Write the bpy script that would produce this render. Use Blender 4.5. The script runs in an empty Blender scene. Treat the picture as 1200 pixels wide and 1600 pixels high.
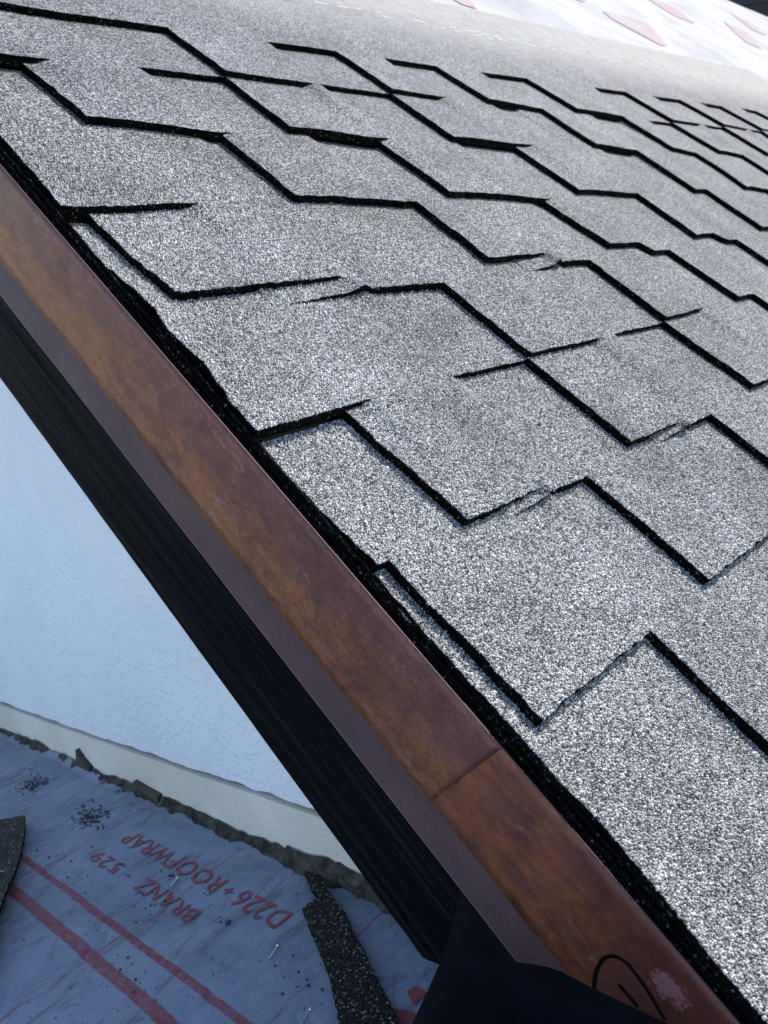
import bpy, bmesh, math, random
import numpy as np
from mathutils import Matrix, Vector

random.seed(7)
S = 0.38                       # metres per roof unit
TH = math.radians(29.99)       # pitch of the shingled roof
CT, ST = math.cos(TH), math.sin(TH)
CZ = 4.0                       # camera height above the world origin
scene = bpy.context.scene
COL = scene.collection

# ------------------------------------------------------------------ camera
cam_d = bpy.data.cameras.new('camera')
cam = bpy.data.objects.new('camera', cam_d); COL.objects.link(cam)
cam.matrix_world = Matrix(((0.68431, 0.28130, -0.67275, 0.0),
                           (-0.72919, 0.26398, -0.63134, 0.0),
                           (0.0, 0.92260, 0.38576, CZ),
                           (0, 0, 0, 1)))
cam_d.sensor_fit = 'VERTICAL'; cam_d.sensor_height = 36.0
cam_d.lens = 36.0 * 1226.9 / 1600.0
cam_d.clip_start = 0.01; cam_d.clip_end = 500
cam_d.dof.use_dof = True
cam_d.dof.focus_distance = 0.62
cam_d.dof.aperture_fstop = 14.0
scene.camera = cam

# ------------------------------------------------------------------ light
def roofdir(a, b, n):
    return Vector((a, b * CT - n * ST, b * ST + n * CT)).normalized()
sun_dir = roofdir(0.60, 0.36, 0.71)
world = bpy.data.worlds.new('World'); scene.world = world
world.use_nodes = True
wn = world.node_tree
bg = wn.nodes['Background']; bg.inputs['Strength'].default_value = 0.12
sky = wn.nodes.new('ShaderNodeTexSky'); sky.sky_type = 'NISHITA'; sky.sun_disc = False
sky.sun_elevation = math.asin(sun_dir.z)
sky.sun_rotation = math.atan2(sun_dir.x, sun_dir.y)
wn.links.new(sky.outputs[0], bg.inputs['Color'])
sun_d = bpy.data.lights.new('sun', 'SUN'); sun_d.energy = 3.05; sun_d.angle = math.radians(0.53)
sun_d.color = (1.0, 0.96, 0.9)
sun = bpy.data.objects.new('sun', sun_d); COL.objects.link(sun)
sun.rotation_euler = sun_dir.to_track_quat('Z', 'Y').to_euler()
sun.location = (3, 0, 9)
vs = scene.view_settings
vs.view_transform = 'Standard'; vs.look = 'None'; vs.gamma = 1.0; vs.exposure = 1.46
vs.use_curve_mapping = False
scene.cycles.max_bounces = 5; scene.cycles.diffuse_bounces = 3; scene.cycles.glossy_bounces = 2

# ------------------------------------------------------------------ helpers
def RW(u, v, w):               # roof coordinates -> world
    return (u * S, (v * CT - (w - 1) * ST) * S, CZ + (v * ST + (w - 1) * CT) * S)
def HW(u, h, p):               # along roof, horizontal away, up (camera = 0) -> world
    return (u * S, h * S, CZ + p * S)

def _hash(i, j, k=0):
    x = math.sin(i * 127.1 + j * 311.7 + k * 74.7) * 43758.5453
    return x - math.floor(x)
def vnoise(x, y, k=0):
    i, j = math.floor(x), math.floor(y); fx, fy = x - i, y - j
    fx = fx * fx * (3 - 2 * fx); fy = fy * fy * (3 - 2 * fy)
    a = _hash(i, j, k); b = _hash(i + 1, j, k); c = _hash(i, j + 1, k); d = _hash(i + 1, j + 1, k)
    return (a + (b - a) * fx) * (1 - fy) + (c + (d - c) * fx) * fy - 0.5
def fnoise(x, y, k=0, o=3):
    s = 0; amp = 1
    for q in range(o):
        s += amp * vnoise(x, y, k + q * 13); x *= 2.1; y *= 2.1; amp *= 0.5
    return s

def tag(o, label=None, cat=None, group=None, kind=None):
    if label: o['label'] = label
    if cat: o['category'] = cat
    if group: o['group'] = group
    if kind: o['kind'] = kind
    return o
def mesh_obj(name, verts, faces, mats, parent=None, midx=None, smooth=False, uvs=None):
    me = bpy.data.meshes.new(name)
    me.from_pydata([tuple(v) for v in verts], [], faces)
    for m in (mats if isinstance(mats, (list, tuple)) else [mats]):
        me.materials.append(m)
    if midx is not None:
        me.polygons.foreach_set('material_index', midx)
    if smooth:
        me.polygons.foreach_set('use_smooth', [True] * len(faces))
    if uvs is not None:
        lay = me.uv_layers.new(name='UVMap')
        for lp in me.loops:
            lay.data[lp.index].uv = uvs[lp.vertex_index]
    me.update()
    o = bpy.data.objects.new(name, me); COL.objects.link(o)
    if parent: o.parent = parent
    return o
def empty(name, loc):
    o = bpy.data.objects.new(name, None); COL.objects.link(o); o.location = loc
    o.empty_display_size = 0.05
    return o
def adopt(o, parent):          # parent while keeping world-space vertices
    o.parent = parent
    o.matrix_parent_inverse = Matrix.Translation(parent.location).inverted()
    return o
def box_faces(o=0):
    return [tuple(x + o for x in f) for f in ((0,3,2,1),(4,5,6,7),(0,1,5,4),(1,2,6,5),(2,3,7,6),(3,0,4,7))]

# ------------------------------------------------------------------ materials
class NB:
    def __init__(self, name):
        self.m = bpy.data.materials.new(name); self.m.use_nodes = True
        self.t = self.m.node_tree; self.b = self.t.nodes['Principled BSDF']
    def n(self, t, **kw):
        x = self.t.nodes.new(t)
        for k, v in kw.items(): setattr(x, k, v)
        return x
    def l(self, a, b): self.t.links.new(a, b)
    def pos(self):
        return self.n('ShaderNodeNewGeometry').outputs['Position']
    def uv(self):
        return self.n('ShaderNodeTexCoord').outputs['UV']
    def mapping(self, vec, scale=(1,1,1), loc=(0,0,0), rot=(0,0,0)):
        x = self.n('ShaderNodeMapping'); x.inputs['Scale'].default_value = scale
        x.inputs['Location'].default_value = loc; x.inputs['Rotation'].default_value = rot
        self.l(vec, x.inputs['Vector']); return x.outputs[0]
    def noise(self, vec, scale, detail=4, rough=0.55, dist=0.0):
        x = self.n('ShaderNodeTexNoise'); x.inputs['Scale'].default_value = scale
        x.inputs['Detail'].default_value = detail; x.inputs['Roughness'].default_value = rough
        x.inputs['Distortion'].default_value = dist
        self.l(vec, x.inputs['Vector']); return x.outputs['Fac']
    def vor(self, vec, scale, feature='F1', rnd=1.0):
        x = self.n('ShaderNodeTexVoronoi', feature=feature); x.inputs['Scale'].default_value = scale
        x.inputs['Randomness'].default_value = rnd
        self.l(vec, x.inputs['Vector']); return x
    def ramp(self, fac, stops, interp='LINEAR'):
        x = self.n('ShaderNodeValToRGB'); x.color_ramp.interpolation = interp
        el = x.color_ramp.elements
        while len(el) < len(stops): el.new(0.5)
        for e, (p, c) in zip(el, stops):
            e.position = p; e.color = (*c, 1) if len(c) == 3 else c
        self.l(fac, x.inputs[0]); return x.outputs[0]
    def mix(self, fac, a, b, mode='MIX'):
        x = self.n('ShaderNodeMix', data_type='RGBA', blend_type=mode)
        for s, v in ((0, fac), (6, a), (7, b)):
            if isinstance(v, (int, float)): x.inputs[s].default_value = v
            elif isinstance(v, tuple): x.inputs[s].default_value = (*v, 1)
            else: self.l(v, x.inputs[s])
        return x.outputs[2]
    def math(self, op, a, b=None, c=None, clamp=False):
        x = self.n('ShaderNodeMath', operation=op, use_clamp=clamp)
        for s, v in enumerate((a, b, c)):
            if v is None: continue
            if isinstance(v, (int, float)): x.inputs[s].default_value = v
            else: self.l(v, x.inputs[s])
        return x.outputs[0]
    def sep(self, vec):
        x = self.n('ShaderNodeSeparateXYZ'); self.l(vec, x.inputs[0]); return x.outputs
    def bump(self, height, dist, strength=1.0, normal=None):
        x = self.n('ShaderNodeBump'); x.inputs['Distance'].default_value = dist
        x.inputs['Strength'].default_value = strength; self.l(height, x.inputs['Height'])
        if normal is not None: self.l(normal, x.inputs['Normal'])
        self.l(x.outputs[0], self.b.inputs['Normal']); return x.outputs[0]
    def set(self, color=None, rough=None, metal=None, spec=None):
        for k, v in (('Base Color', color), ('Roughness', rough), ('Metallic', metal), ('Specular IOR Level', spec)):
            if v is None: continue
            i = self.b.inputs[k]
            if isinstance(v, tuple): i.default_value = (*v, 1) if len(v) == 3 else v
            elif isinstance(v, (int, float)): i.default_value = v
            else: self.l(v, i)
        return self.m

def granule_mat(name, stops, gscale=560.0, patch=(0.60, 0.98), dust=None, spec=0.5):
    b = NB(name); p = b.pos()
    v = b.vor(p, gscale)
    rnd = b.sep(v.outputs['Color'])[0]
    col = b.ramp(rnd, stops)
    patchn = b.ramp(b.noise(p, 9, 4, 0.65), [(0.3, (patch[0],) * 3), (0.7, (patch[1],) * 3)])
    col = b.mix(1.0, col, patchn, 'MULTIPLY')
    # black bitumen between the granules
    gap = b.ramp(v.outputs['Distance'], [(0.45, (1, 1, 1)), (0.75, (0.12, 0.12, 0.13))])
    col = b.mix(1.0, col, gap, 'MULTIPLY')
    if dust is not None:
        ps = b.sep(p)          # dust thickens towards the head of the course
        vv = b.math('ADD', b.math('MULTIPLY', ps[1], CT / S), b.math('MULTIPLY', b.math('SUBTRACT', ps[2], CZ), ST / S))
        head = b.n('ShaderNodeMapRange', interpolation_type='SMOOTHSTEP'); b.l(vv, head.inputs[0])
        head.inputs[1].default_value = 2.9; head.inputs[2].default_value = 3.75
        d0 = b.math('MULTIPLY', b.math('MULTIPLY', head.outputs[0], b.ramp(b.noise(p, 30, 4, 0.7), [(0.3, (0.55,) * 3), (0.7, (1, 1, 1))])), dust)
        col = b.mix(d0, col, (0.36, 0.335, 0.305))
    rnd2 = b.sep(v.outputs['Color'])[1]
    hgt = b.math('ADD', b.math('SUBTRACT', 1.0, v.outputs['Distance']), b.math('MULTIPLY', rnd2, 0.7))
    b.bump(hgt, 0.0016, 1.0)
    return b.set(col, 0.55, 0.0, spec)

M_granule = granule_mat('grey_granules', [(0.0, (0.024, 0.024, 0.025)), (0.25, (0.08, 0.08, 0.083)),
                                          (0.5, (0.19, 0.19, 0.197)), (0.75, (0.35, 0.35, 0.358)), (1.0, (0.56, 0.56, 0.565))], spec=0.12)
M_granule_top = granule_mat('dusty_granules', [(0.0, (0.024, 0.024, 0.025)), (0.25, (0.08, 0.08, 0.083)),
                                          (0.5, (0.19, 0.19, 0.197)), (0.75, (0.35, 0.35, 0.358)), (1.0, (0.56, 0.56, 0.565))], dust=0.85, spec=0.12)
M_granule_dark = granule_mat('dark_granules', [(0.0, (0.004, 0.004, 0.005)), (0.6, (0.010, 0.0105, 0.013)),
                                          (0.85, (0.04, 0.04, 0.046)), (1.0, (0.30, 0.28, 0.27))], gscale=520, spec=0.15)

def stone():
    b = NB('granule_stone'); g = b.n('ShaderNodeNewGeometry')
    col = b.ramp(g.outputs['Random Per Island'], [(0.0, (0.035, 0.034, 0.034)), (0.15, (0.11, 0.105, 0.10)), (0.3, (0.20, 0.20, 0.205)), (0.45, (0.33, 0.322, 0.31)), (0.6, (0.42, 0.42, 0.425)), (0.8, (0.56, 0.55, 0.535)), (1.0, (0.74, 0.73, 0.715))])
    patchn = b.ramp(b.noise(g.outputs['Position'], 9, 4, 0.65), [(0.3, (0.56, 0.555, 0.545)), (0.7, (0.94, 0.94, 0.94))])
    return b.set(b.mix(1.0, col, patchn, 'MULTIPLY'), 0.5, 0, 0.5)
M_stone = stone()
def bitumen():
    b = NB('black_bitumen'); p = b.pos()
    v = b.vor(p, 650)
    col = b.ramp(b.sep(v.outputs['Color'])[0], [(0.0, (0.0015, 0.0015, 0.0015)), (0.86, (0.003, 0.003, 0.003)), (0.96, (0.015, 0.015, 0.015)), (1.0, (0.12, 0.12, 0.12))])
    b.bump(b.noise(p, 500, 3), 0.0015, 1.0)
    return b.set(col, 0.9, 0, 0.05)
M_bitumen = bitumen()

def copper(name, shade=1.0, rust=0.0):
    b = NB(name); uv = b.uv(); p = b.pos()
    s = b.sep(uv)                                    # x along slope, y = depth below roof plane
    big = b.noise(b.mapping(uv, (3.0, 7.0, 1)), 1.0, 5, 0.6, 0.6)
    med = b.noise(b.mapping(uv, (9.0, 16.0, 1)), 1.0, 6, 0.65, 0.3)
    fine = b.noise(p, 420, 4, 0.7)
    base = b.ramp(big, [(0.30, (0.185, 0.064, 0.044)), (0.45, (0.30, 0.112, 0.046)), (0.58, (0.38, 0.15, 0.052)), (0.75, (0.27, 0.12, 0.06))])
    # plum oxide along the upper edge, its border wandering
    edge = b.math('ADD', b.math('MULTIPLY', s[1], 6.5), b.math('MULTIPLY', big, 2.6))
    edge = b.math('ADD', edge, b.math('MULTIPLY', med, 0.8))
    plum = b.ramp(b.math('ADD', edge, -0.35, clamp=True), [(0.25, (0, 0, 0)), (0.75, (1, 1, 1))])
    col = b.mix(b.math('MULTIPLY', plum, 0.85), base, (0.20, 0.076, 0.068))
    # grey bloom
    bloom = b.ramp(med, [(0.55, (0, 0, 0)), (0.78, (1, 1, 1))])
    col = b.mix(b.math('MULTIPLY', bloom, 0.4), col, (0.32, 0.20, 0.175))
    # red oxide patches towards the cut end
    red = b.ramp(b.math('MULTIPLY', b.math('MULTIPLY_ADD', s[0], -2.2, 0.75, clamp=True), b.math('MULTIPLY', b.noise(b.mapping(uv, (5, 8, 1), (3, 1, 0)), 1.0, 4), 1.5)), [(0.45, (0, 0, 0)), (0.6, (1, 1, 1))])
    col = b.mix(b.math('MULTIPLY', red, 0.55), col, (0.075, 0.020, 0.018))
    # pink scuff where the skin has been scraped
    dx = b.math('MULTIPLY', b.math('ADD', s[0], 0.346), 22.0); dy = b.math('MULTIPLY', b.math('ADD', s[1], 0.085), 26.0)
    rr = b.math('ADD', b.math('MULTIPLY', dx, dx), b.math('MULTIPLY', dy, dy))
    sc = b.math('SUBTRACT', b.math('MULTIPLY', b.noise(uv, 60, 5, 0.7), 2.9), b.math('ADD', rr, 1.05))
    sc = b.ramp(sc, [(0.0, (0, 0, 0)), (0.18, (1, 1, 1))])
    # fine scratches along the length
    scr = b.ramp(b.noise(b.mapping(uv, (2.0, 240, 1), rot=(0, 0, 0.03)), 1.0, 2, 0.5), [(0.66, (0, 0, 0)), (0.74, (1, 1, 1))])
    col = b.mix(b.math('MULTIPLY', scr, 0.18), col, (0.35, 0.22, 0.14))
    col = b.mix(1.0, col, b.ramp(fine, [(0.3, (0.52 * shade, 0.50 * shade, 0.53 * shade)), (0.7, (0.92 * shade, 0.88 * shade, 0.92 * shade))]), 'MULTIPLY')
    if rust > 0:
        col = b.mix(rust, col, b.ramp(med, [(0.35, (0.13, 0.030, 0.022)), (0.5, (0.30, 0.095, 0.032)), (0.68, (0.20, 0.055, 0.035))]))
    # sharp-edged tarnish islands
    isl = b.ramp(b.noise(b.mapping(uv, (5.0, 11.0, 1), (9, 4, 0), (0, 0, 0.5)), 1.0, 8, 0.72, 1.2), [(0.50, (0, 0, 0)), (0.56, (1, 1, 1))])
    col = b.mix(b.math('MULTIPLY', isl, 0.42), col, (0.085, 0.034, 0.034))
    pale = b.ramp(b.noise(b.mapping(uv, (8.0, 15.0, 1), (2, 7, 0), (0, 0, -0.6)), 1.0, 7, 0.7, 1.0), [(0.60, (0, 0, 0)), (0.70, (1, 1, 1))])
    col = b.mix(b.math('MULTIPLY', pale, 0.5), col, (0.34, 0.22, 0.20))
    spk = b.vor(p, 210); spm = b.ramp(spk.outputs['Distance'], [(0.05, (1, 1, 1)), (0.11, (0, 0, 0))])
    spm = b.math('MULTIPLY', spm, b.math('GREATER_THAN', b.sep(spk.outputs['Color'])[0], 0.9))
    col = b.mix(b.math('MULTIPLY', spm, 0.6), col, (0.5, 0.4, 0.33))
    blot = b.noise(b.mapping(uv, (26, 34, 1), (5, 2, 0)), 1.0, 6, 0.75, 0.8)
    col = b.mix(1.0, col, b.ramp(blot, [(0.3, (0.68, 0.64, 0.66)), (0.5, (1, 1, 1)), (0.72, (1.3, 1.22, 1.1))]), 'MULTIPLY')
    mar = b.math('ADD', b.math('MULTIPLY', s[0], -4.5), b.math('MULTIPLY', s[1], 3.0))
    mar = b.math('ADD', mar, b.math('MULTIPLY', b.math('SUBTRACT', big, 0.5), 2.0))
    mar = b.ramp(b.math('ADD', mar, -0.35, clamp=True), [(0.0, (0, 0, 0)), (0.7, (1, 1, 1))])
    col = b.mix(b.math('MULTIPLY', mar, 0.8), col, (0.085, 0.026, 0.024))
    col = b.mix(b.math('MULTIPLY', sc, 0.8), col, (0.28, 0.12, 0.135))
    worn_highlight = b.math('SUBTRACT', 1.0, b.math('MULTIPLY', b.math('ABSOLUTE', b.math('ADD', s[1], 0.2665)), 420.0), clamp=True)  # fold highlight painted in as a line of bare worn copper
    col = b.mix(b.math('MULTIPLY', worn_highlight, 0.5), col, (0.30, 0.20, 0.14))
    rough = b.ramp(med, [(0.3, (0.30,) * 3), (0.7, (0.55,) * 3)])
    b.bump(b.math('ADD', b.math('MULTIPLY', fine, 0.3), big), 0.0015, 0.35)
    return b.set(col, rough, 0.25, 0.4)
M_copper = copper('weathered_copper')
M_copper_rust = copper('rust_toned_copper', 0.95, 0.6)

def copper_drip():
    b = NB('purple_copper'); uv = b.uv(); p = b.pos()
    n1 = b.noise(b.mapping(uv, (4, 12, 1)), 1.0, 5, 0.6)
    col = b.ramp(n1, [(0.3, (0.055, 0.028, 0.038)), (0.6, (0.085, 0.044, 0.048)), (0.8, (0.105, 0.056, 0.048))])
    scr = b.ramp(b.noise(b.mapping(uv, (2.0, 300, 1), rot=(0, 0, 0.04)), 1.0, 2, 0.5), [(0.68, (0, 0, 0)), (0.75, (1, 1, 1))])
    col = b.mix(b.math('MULTIPLY', scr, 0.25), col, (0.22, 0.17, 0.15))
    fine = b.noise(p, 600, 3, 0.7)
    col = b.mix(1.0, col, b.ramp(fine, [(0.3, (0.75,) * 3), (0.7, (1.2,) * 3)]), 'MULTIPLY')
    sy = b.sep(uv)[1]
    worn_highlight = b.math('SUBTRACT', 1.0, b.math('MULTIPLY', b.math('ABSOLUTE', b.math('ADD', sy, 0.3355)), 500.0), clamp=True)  # same painted highlight and wear along the lower drip edge
    col = b.mix(b.math('MULTIPLY', worn_highlight, 0.6), col, (0.26, 0.17, 0.13))
    b.bump(fine, 0.0005, 0.3)
    return b.set(col, 0.5, 0.25, 0.4)
M_drip = copper_drip()
M_copper_edge = NB('bare_copper_edge').set((0.42, 0.20, 0.12), 0.4, 0.8)

def timber():
    b = NB('black_stained_timber'); uv = b.uv()
    g = b.noise(b.mapping(uv, (1.2, 70, 1)), 1.0, 6, 0.65, 0.5)
    g2 = b.noise(b.mapping(uv, (3.0, 260, 1)), 1.0, 3, 0.6)
    col = b.ramp(g, [(0.35, (0.001, 0.001, 0.0014)), (0.52, (0.003, 0.003, 0.004)), (0.62, (0.010, 0.010, 0.013)), (0.78, (0.022, 0.022, 0.027))])
    b.bump(b.math('ADD', g, b.math('MULTIPLY', g2, 0.4)), 0.004, 0.8)
    return b.set(col, 0.6, 0, 0.06)
M_timber = timber()

def stucco(name, c0, c1, bscale=170, bd=0.0012):
    b = NB(name); p = b.pos()
    n1 = b.noise(p, 7, 4); col = b.ramp(n1, [(0.3, c0), (0.7, c1)])
    spk = b.vor(p, 45); sp = b.ramp(spk.outputs['Distance'], [(0.02, (1, 1, 1)), (0.06, (0, 0, 0))])
    msk = b.ramp(b.noise(p, 5, 3), [(0.45, (0, 0, 0)), (0.7, (1, 1, 1))])
    col = b.mix(b.math('MULTIPLY', b.math('MULTIPLY', sp, msk), 0.5), col, (0.2, 0.2, 0.2))
    v = b.noise(p, bscale, 4, 0.6)
    b.bump(v, bd, 0.8)
    return b.set(col, 0.8, 0, 0.3)
M_wall = stucco('white_painted_plaster', (0.82, 0.83, 0.85), (0.90, 0.905, 0.91), 130, 0.0045)
M_strip = stucco('cream_foam_strip', (0.66, 0.61, 0.50), (0.82, 0.77, 0.66), 200, 0.002)

def mortar():
    b = NB('crumbly_mortar'); p = b.pos()
    n1 = b.noise(p, 60, 6, 0.7)
    col = b.ramp(n1, [(0.3, (0.018, 0.016, 0.014)), (0.5, (0.06, 0.055, 0.045)), (0.75, (0.13, 0.12, 0.10))])
    b.bump(b.noise(p, 240, 4, 0.7), 0.003, 1.0)
    return b.set(col, 0.95, 0, 0.1)
M_mortar = mortar()
def chipwood():
    b = NB('weathered_wood_chip'); p = b.pos()
    n1 = b.noise(b.mapping(p, (60, 20, 200)), 1.0, 4, 0.6)
    col = b.ramp(n1, [(0.3, (0.03, 0.025, 0.02)), (0.7, (0.09, 0.075, 0.058))])
    b.bump(n1, 0.001, 0.6)
    return b.set(col, 0.9)
M_wood = chipwood()

# lower membrane: wrap with its shade put into the blue-grey colour, two broad red stripes along it and thin cross lines
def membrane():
    b = NB('shade_toned_roof_wrap'); p = b.pos(); s = b.sep(p)
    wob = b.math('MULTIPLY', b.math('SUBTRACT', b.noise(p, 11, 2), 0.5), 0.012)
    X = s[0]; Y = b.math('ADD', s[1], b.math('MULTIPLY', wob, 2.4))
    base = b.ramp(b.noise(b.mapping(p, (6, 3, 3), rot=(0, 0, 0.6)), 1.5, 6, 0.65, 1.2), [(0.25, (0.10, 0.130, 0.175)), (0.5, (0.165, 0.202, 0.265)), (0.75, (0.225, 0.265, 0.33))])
    # scuffs and boot dirt
    dirt = b.ramp(b.noise(b.mapping(p, (14, 34, 20), rot=(0, 0, 0.8)), 1.0, 6, 0.7, 1.5), [(0.52, (0, 0, 0)), (0.66, (1, 1, 1))])
    base = b.mix(b.math('MULTIPLY', dirt, 0.62), base, (0.075, 0.082, 0.095))
    def band(val, c, hw, soft=0.0008):
        d = b.math('ABSOLUTE', b.math('SUBTRACT', val, c))
        return b.math('SUBTRACT', 1.0, b.math('MULTIPLY', b.math('SUBTRACT', d, hw), 1.0 / soft), clamp=True)
    edge = b.math('MULTIPLY', b.math('SUBTRACT', b.noise(p, 160, 3), 0.5), 0.002)
    Xe = b.math('ADD', X, edge)
    st = b.math('MAXIMUM', band(Xe, 0.587 * S, 0.0034), band(Xe, 0.497 * S, 0.0056))
    cross = None
    for k in range(-1, 8):
        c = band(Y, (0.91 + 0.535 * k) * S, 0.0009, 0.0007)
        cross = c if cross is None else b.math('MAXIMUM', cross, c)
    brk = b.ramp(b.noise(p, 25, 3), [(0.3, (0.25,) * 3), (0.55, (1, 1, 1))])
    red = b.math('MAXIMUM', st, b.math('MULTIPLY', cross, b.math('MULTIPLY', brk, 0.8)), clamp=True)
    wear = b.ramp(b.noise(p, 130, 4, 0.7), [(0.3, (0.55,) * 3), (0.6, (0.95,) * 3)])
    col = b.mix(b.math('MULTIPLY', red, wear), base, (0.20, 0.036, 0.045))
    # woven scrim relief
    wx = b.math('SINE', b.math('MULTIPLY', b.math('ADD', s[0], s[1]), 1900.0))
    wy = b.math('SINE', b.math('MULTIPLY', b.math('SUBTRACT', s[0], s[1]), 1900.0))
    weave = b.math('ADD', b.math('MULTIPLY', wx, 0.35), b.math('MULTIPLY', wy, 0.35))
    h = b.math('ADD', b.math('MULTIPLY', weave, 0.22), b.math('MULTIPLY', b.noise(p, 38, 5, 0.6), 4.0))
    b.bump(h, 0.0008, 0.6)
    return b.set(col, 0.65, 0, 0.3)
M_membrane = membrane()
M_print = NB('faded_red_print')
_p = M_print.pos()
M_print = M_print.set(M_print.ramp(M_print.noise(_p, 150, 4, 0.7), [(0.35, (0.16, 0.05, 0.06)), (0.6, (0.24, 0.035, 0.045))]), 0.7)

def wrap_white():
    b = NB('white_roof_wrap'); p = b.pos()
    n1 = b.noise(b.mapping(p, (2.2, 2.2, 2.2), rot=(0, 0, 0.5)), 1.0, 6, 0.65, 1.0)
    col = b.ramp(n1, [(0.3, (0.25, 0.245, 0.25)), (0.55, (0.33, 0.322, 0.326)), (0.75, (0.32, 0.285, 0.285))])
    b.bump(b.noise(b.mapping(p, (5, 2, 2), rot=(0, 0, 0.5)), 2.0, 4), 0.012, 0.6)
    return b.set(col, 0.8, 0, 0.05)
M_wrap = wrap_white()
M_pink = NB('pink_print'); _p = M_pink.pos()
M_pink = M_pink.set(M_pink.ramp(M_pink.noise(_p, 12, 3), [(0.35, (0.33, 0.31, 0.31)), (0.65, (0.34, 0.24, 0.245))]), 0.9, 0.0, 0.0)

M_navy = NB('black_coated_metal'); _p = M_navy.pos()
_n = M_navy.noise(_p, 30, 4)
M_navy = M_navy.set(M_navy.ramp(_n, [(0.3, (0.0035, 0.0035, 0.006)), (0.7, (0.006, 0.006, 0.011))]), 0.85, 0.0, 0.08)
M_marker = NB('black_marker_ink').set((0.003, 0.0028, 0.0028), 0.9, 0.0, 0.05)
M_soil = NB('dark_soil_crumb'); _p = M_soil.pos()
M_soil = M_soil.set(M_soil.ramp(M_soil.noise(_p, 400, 3), [(0.3, (0.012, 0.012, 0.013)), (0.7, (0.05, 0.045, 0.04))]), 0.9)
M_steel = NB('galvanised_steel').set((0.75, 0.75, 0.74), 0.3, 0.7)
M_leaf = NB('dry_leaf_brown').set((0.16, 0.075, 0.03), 0.7)
M_leaf2 = NB('olive_leaf').set((0.09, 0.08, 0.035), 0.7)
M_chalk = NB('pale_cyan_sealant'); _p = M_chalk.pos()
M_chalk = M_chalk.set((0.42, 0.50, 0.48), 0.8, 0.0, 0.05)
M_teal = NB('teal_chalk').set((0.05, 0.34, 0.36), 0.6)
M_deck = NB('plywood_deck'); _p = M_deck.pos()
M_deck = M_deck.set(M_deck.ramp(M_deck.noise(M_deck.mapping(_p, (3, 30, 30)), 1.0, 4), [(0.3, (0.25, 0.17, 0.1)), (0.7, (0.38, 0.28, 0.17))]), 0.8)
def ground_mat():
    b = NB('pale_bounce_ground'); p = b.pos()
    col = b.ramp(b.noise(p, 1.3, 6, 0.7), [(0.3, (0.17, 0.165, 0.155)), (0.6, (0.24, 0.235, 0.225)), (0.8, (0.30, 0.29, 0.275))])  # unseen ground, made pale to bounce light up onto the shaded wall
    b.bump(b.noise(p, 40, 4), 0.03, 0.8)
    return b.set(col, 0.95, 0, 0.2)
M_ground = ground_mat()
def board_mat():
    b = NB('dark_cladding'); p = b.pos()
    col = b.ramp(b.noise(b.mapping(p, (1, 1, 12)), 2.0, 4), [(0.3, (0.008, 0.009, 0.012)), (0.7, (0.02, 0.021, 0.025))])
    return b.set(col, 0.7)
M_board = board_mat()

# ------------------------------------------------------------------ ground
g = mesh_obj('ground', [(-150, -150, 0.3), (150, -150, 0.3), (150, 150, 0.3), (-150, 150, 0.3)], [(0, 1, 2, 3)], M_ground)
tag(g, kind='structure')

# ------------------------------------------------------------------ the shingled roof
T = 0.0245                                  # step at a shingle edge
U_END, V_TOP, V_LOW = 26.0, 9.7, -1.25
def prism(us, vs_, w0, w1):
    vv = [RW(u, v, w0) for u, v in ((us[0], vs_[0]), (us[1], vs_[0]), (us[1], vs_[1]), (us[0], vs_[1]))]
    vv += [RW(u, v, w1) for u, v in ((us[0], vs_[0]), (us[1], vs_[0]), (us[1], vs_[1]), (us[0], vs_[1]))]
    return vv
roof = mesh_obj('roof', prism((0.965, U_END), (V_LOW, V_TOP), -0.15, -0.078), box_faces(), M_deck)
tag(roof, 'grey asphalt shingle roof slope rising away to white underlay at its top', 'roof')

def drift(u, v):
    return 0.0035 * v * v * max(0.0, u - 1.5) if v > 0 else 0.0
ROWV = {-1: -0.56, 0: 0.046, 1: 0.437, 2: 0.825, 3: 1.228, 4: 1.620, 5: 2.022, 6: 2.421, 7: 2.805}
COLS = {
    -1: [0.906, 1.36, 2.2, 3.0, 3.9],
    0: [0.906, 0.950, 1.635, 2.37, 3.25, 4.1],
    1: [0.920, 1.175, 1.880, 2.745, 3.6, 4.5],
    2: [0.922, 1.880, 2.745, 3.42, 4.18, 5.1],
    3: [0.920, 0.990, 2.175, 2.99, 3.80, 4.66, 5.6, 6.5],
    4: [0.918, 1.647, 2.385, 3.285, 4.49, 5.29, 6.12, 7.0, 7.9],
    5: [0.920, 1.205, 1.945, 2.84, 4.05, 5.0, 5.72, 6.66, 7.5, 8.4],
    6: [0.920, 1.945, 2.84, 3.57, 4.43, 5.72, 6.66, 7.5, 8.4, 9.3],
}
END = {-1: 4.6, 0: 5.0, 1: 5.4, 2: 6.0, 3: 7.4, 4: 8.8, 5: 9.2, 6: 10.2}
PAIRS = {
    0: [(0.950, 1.36), (1.635, 2.2), (2.37, 3.0), (3.25, 3.9)],
    1: [(0.88, 0.950), (1.175, 1.635), (1.880, 2.37), (2.745, 3.25), (3.6, 4.1)],
    2: [(0.90, 1.175), (3.42, 3.6), (4.18, 4.5)],
    3: [(0.990, 1.880), (2.175, 2.745), (2.99, 3.42), (3.80, 4.18), (4.66, 5.1)],
    4: [(0.90, 0.990), (1.647, 2.175), (2.385, 2.99), (3.285, 3.80), (4.49, 4.66), (5.29, 5.6), (6.12, 6.5)],
    5: [(1.205, 1.647), (1.945, 2.385), (2.84, 3.285), (4.05, 4.49), (5.0, 5.29), (5.72, 6.12), (6.66, 7.0), (7.5, 7.9)],
    6: [(0.90, 1.205), (3.57, 4.05), (4.43, 5.0)],
    7: [],
}
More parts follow.
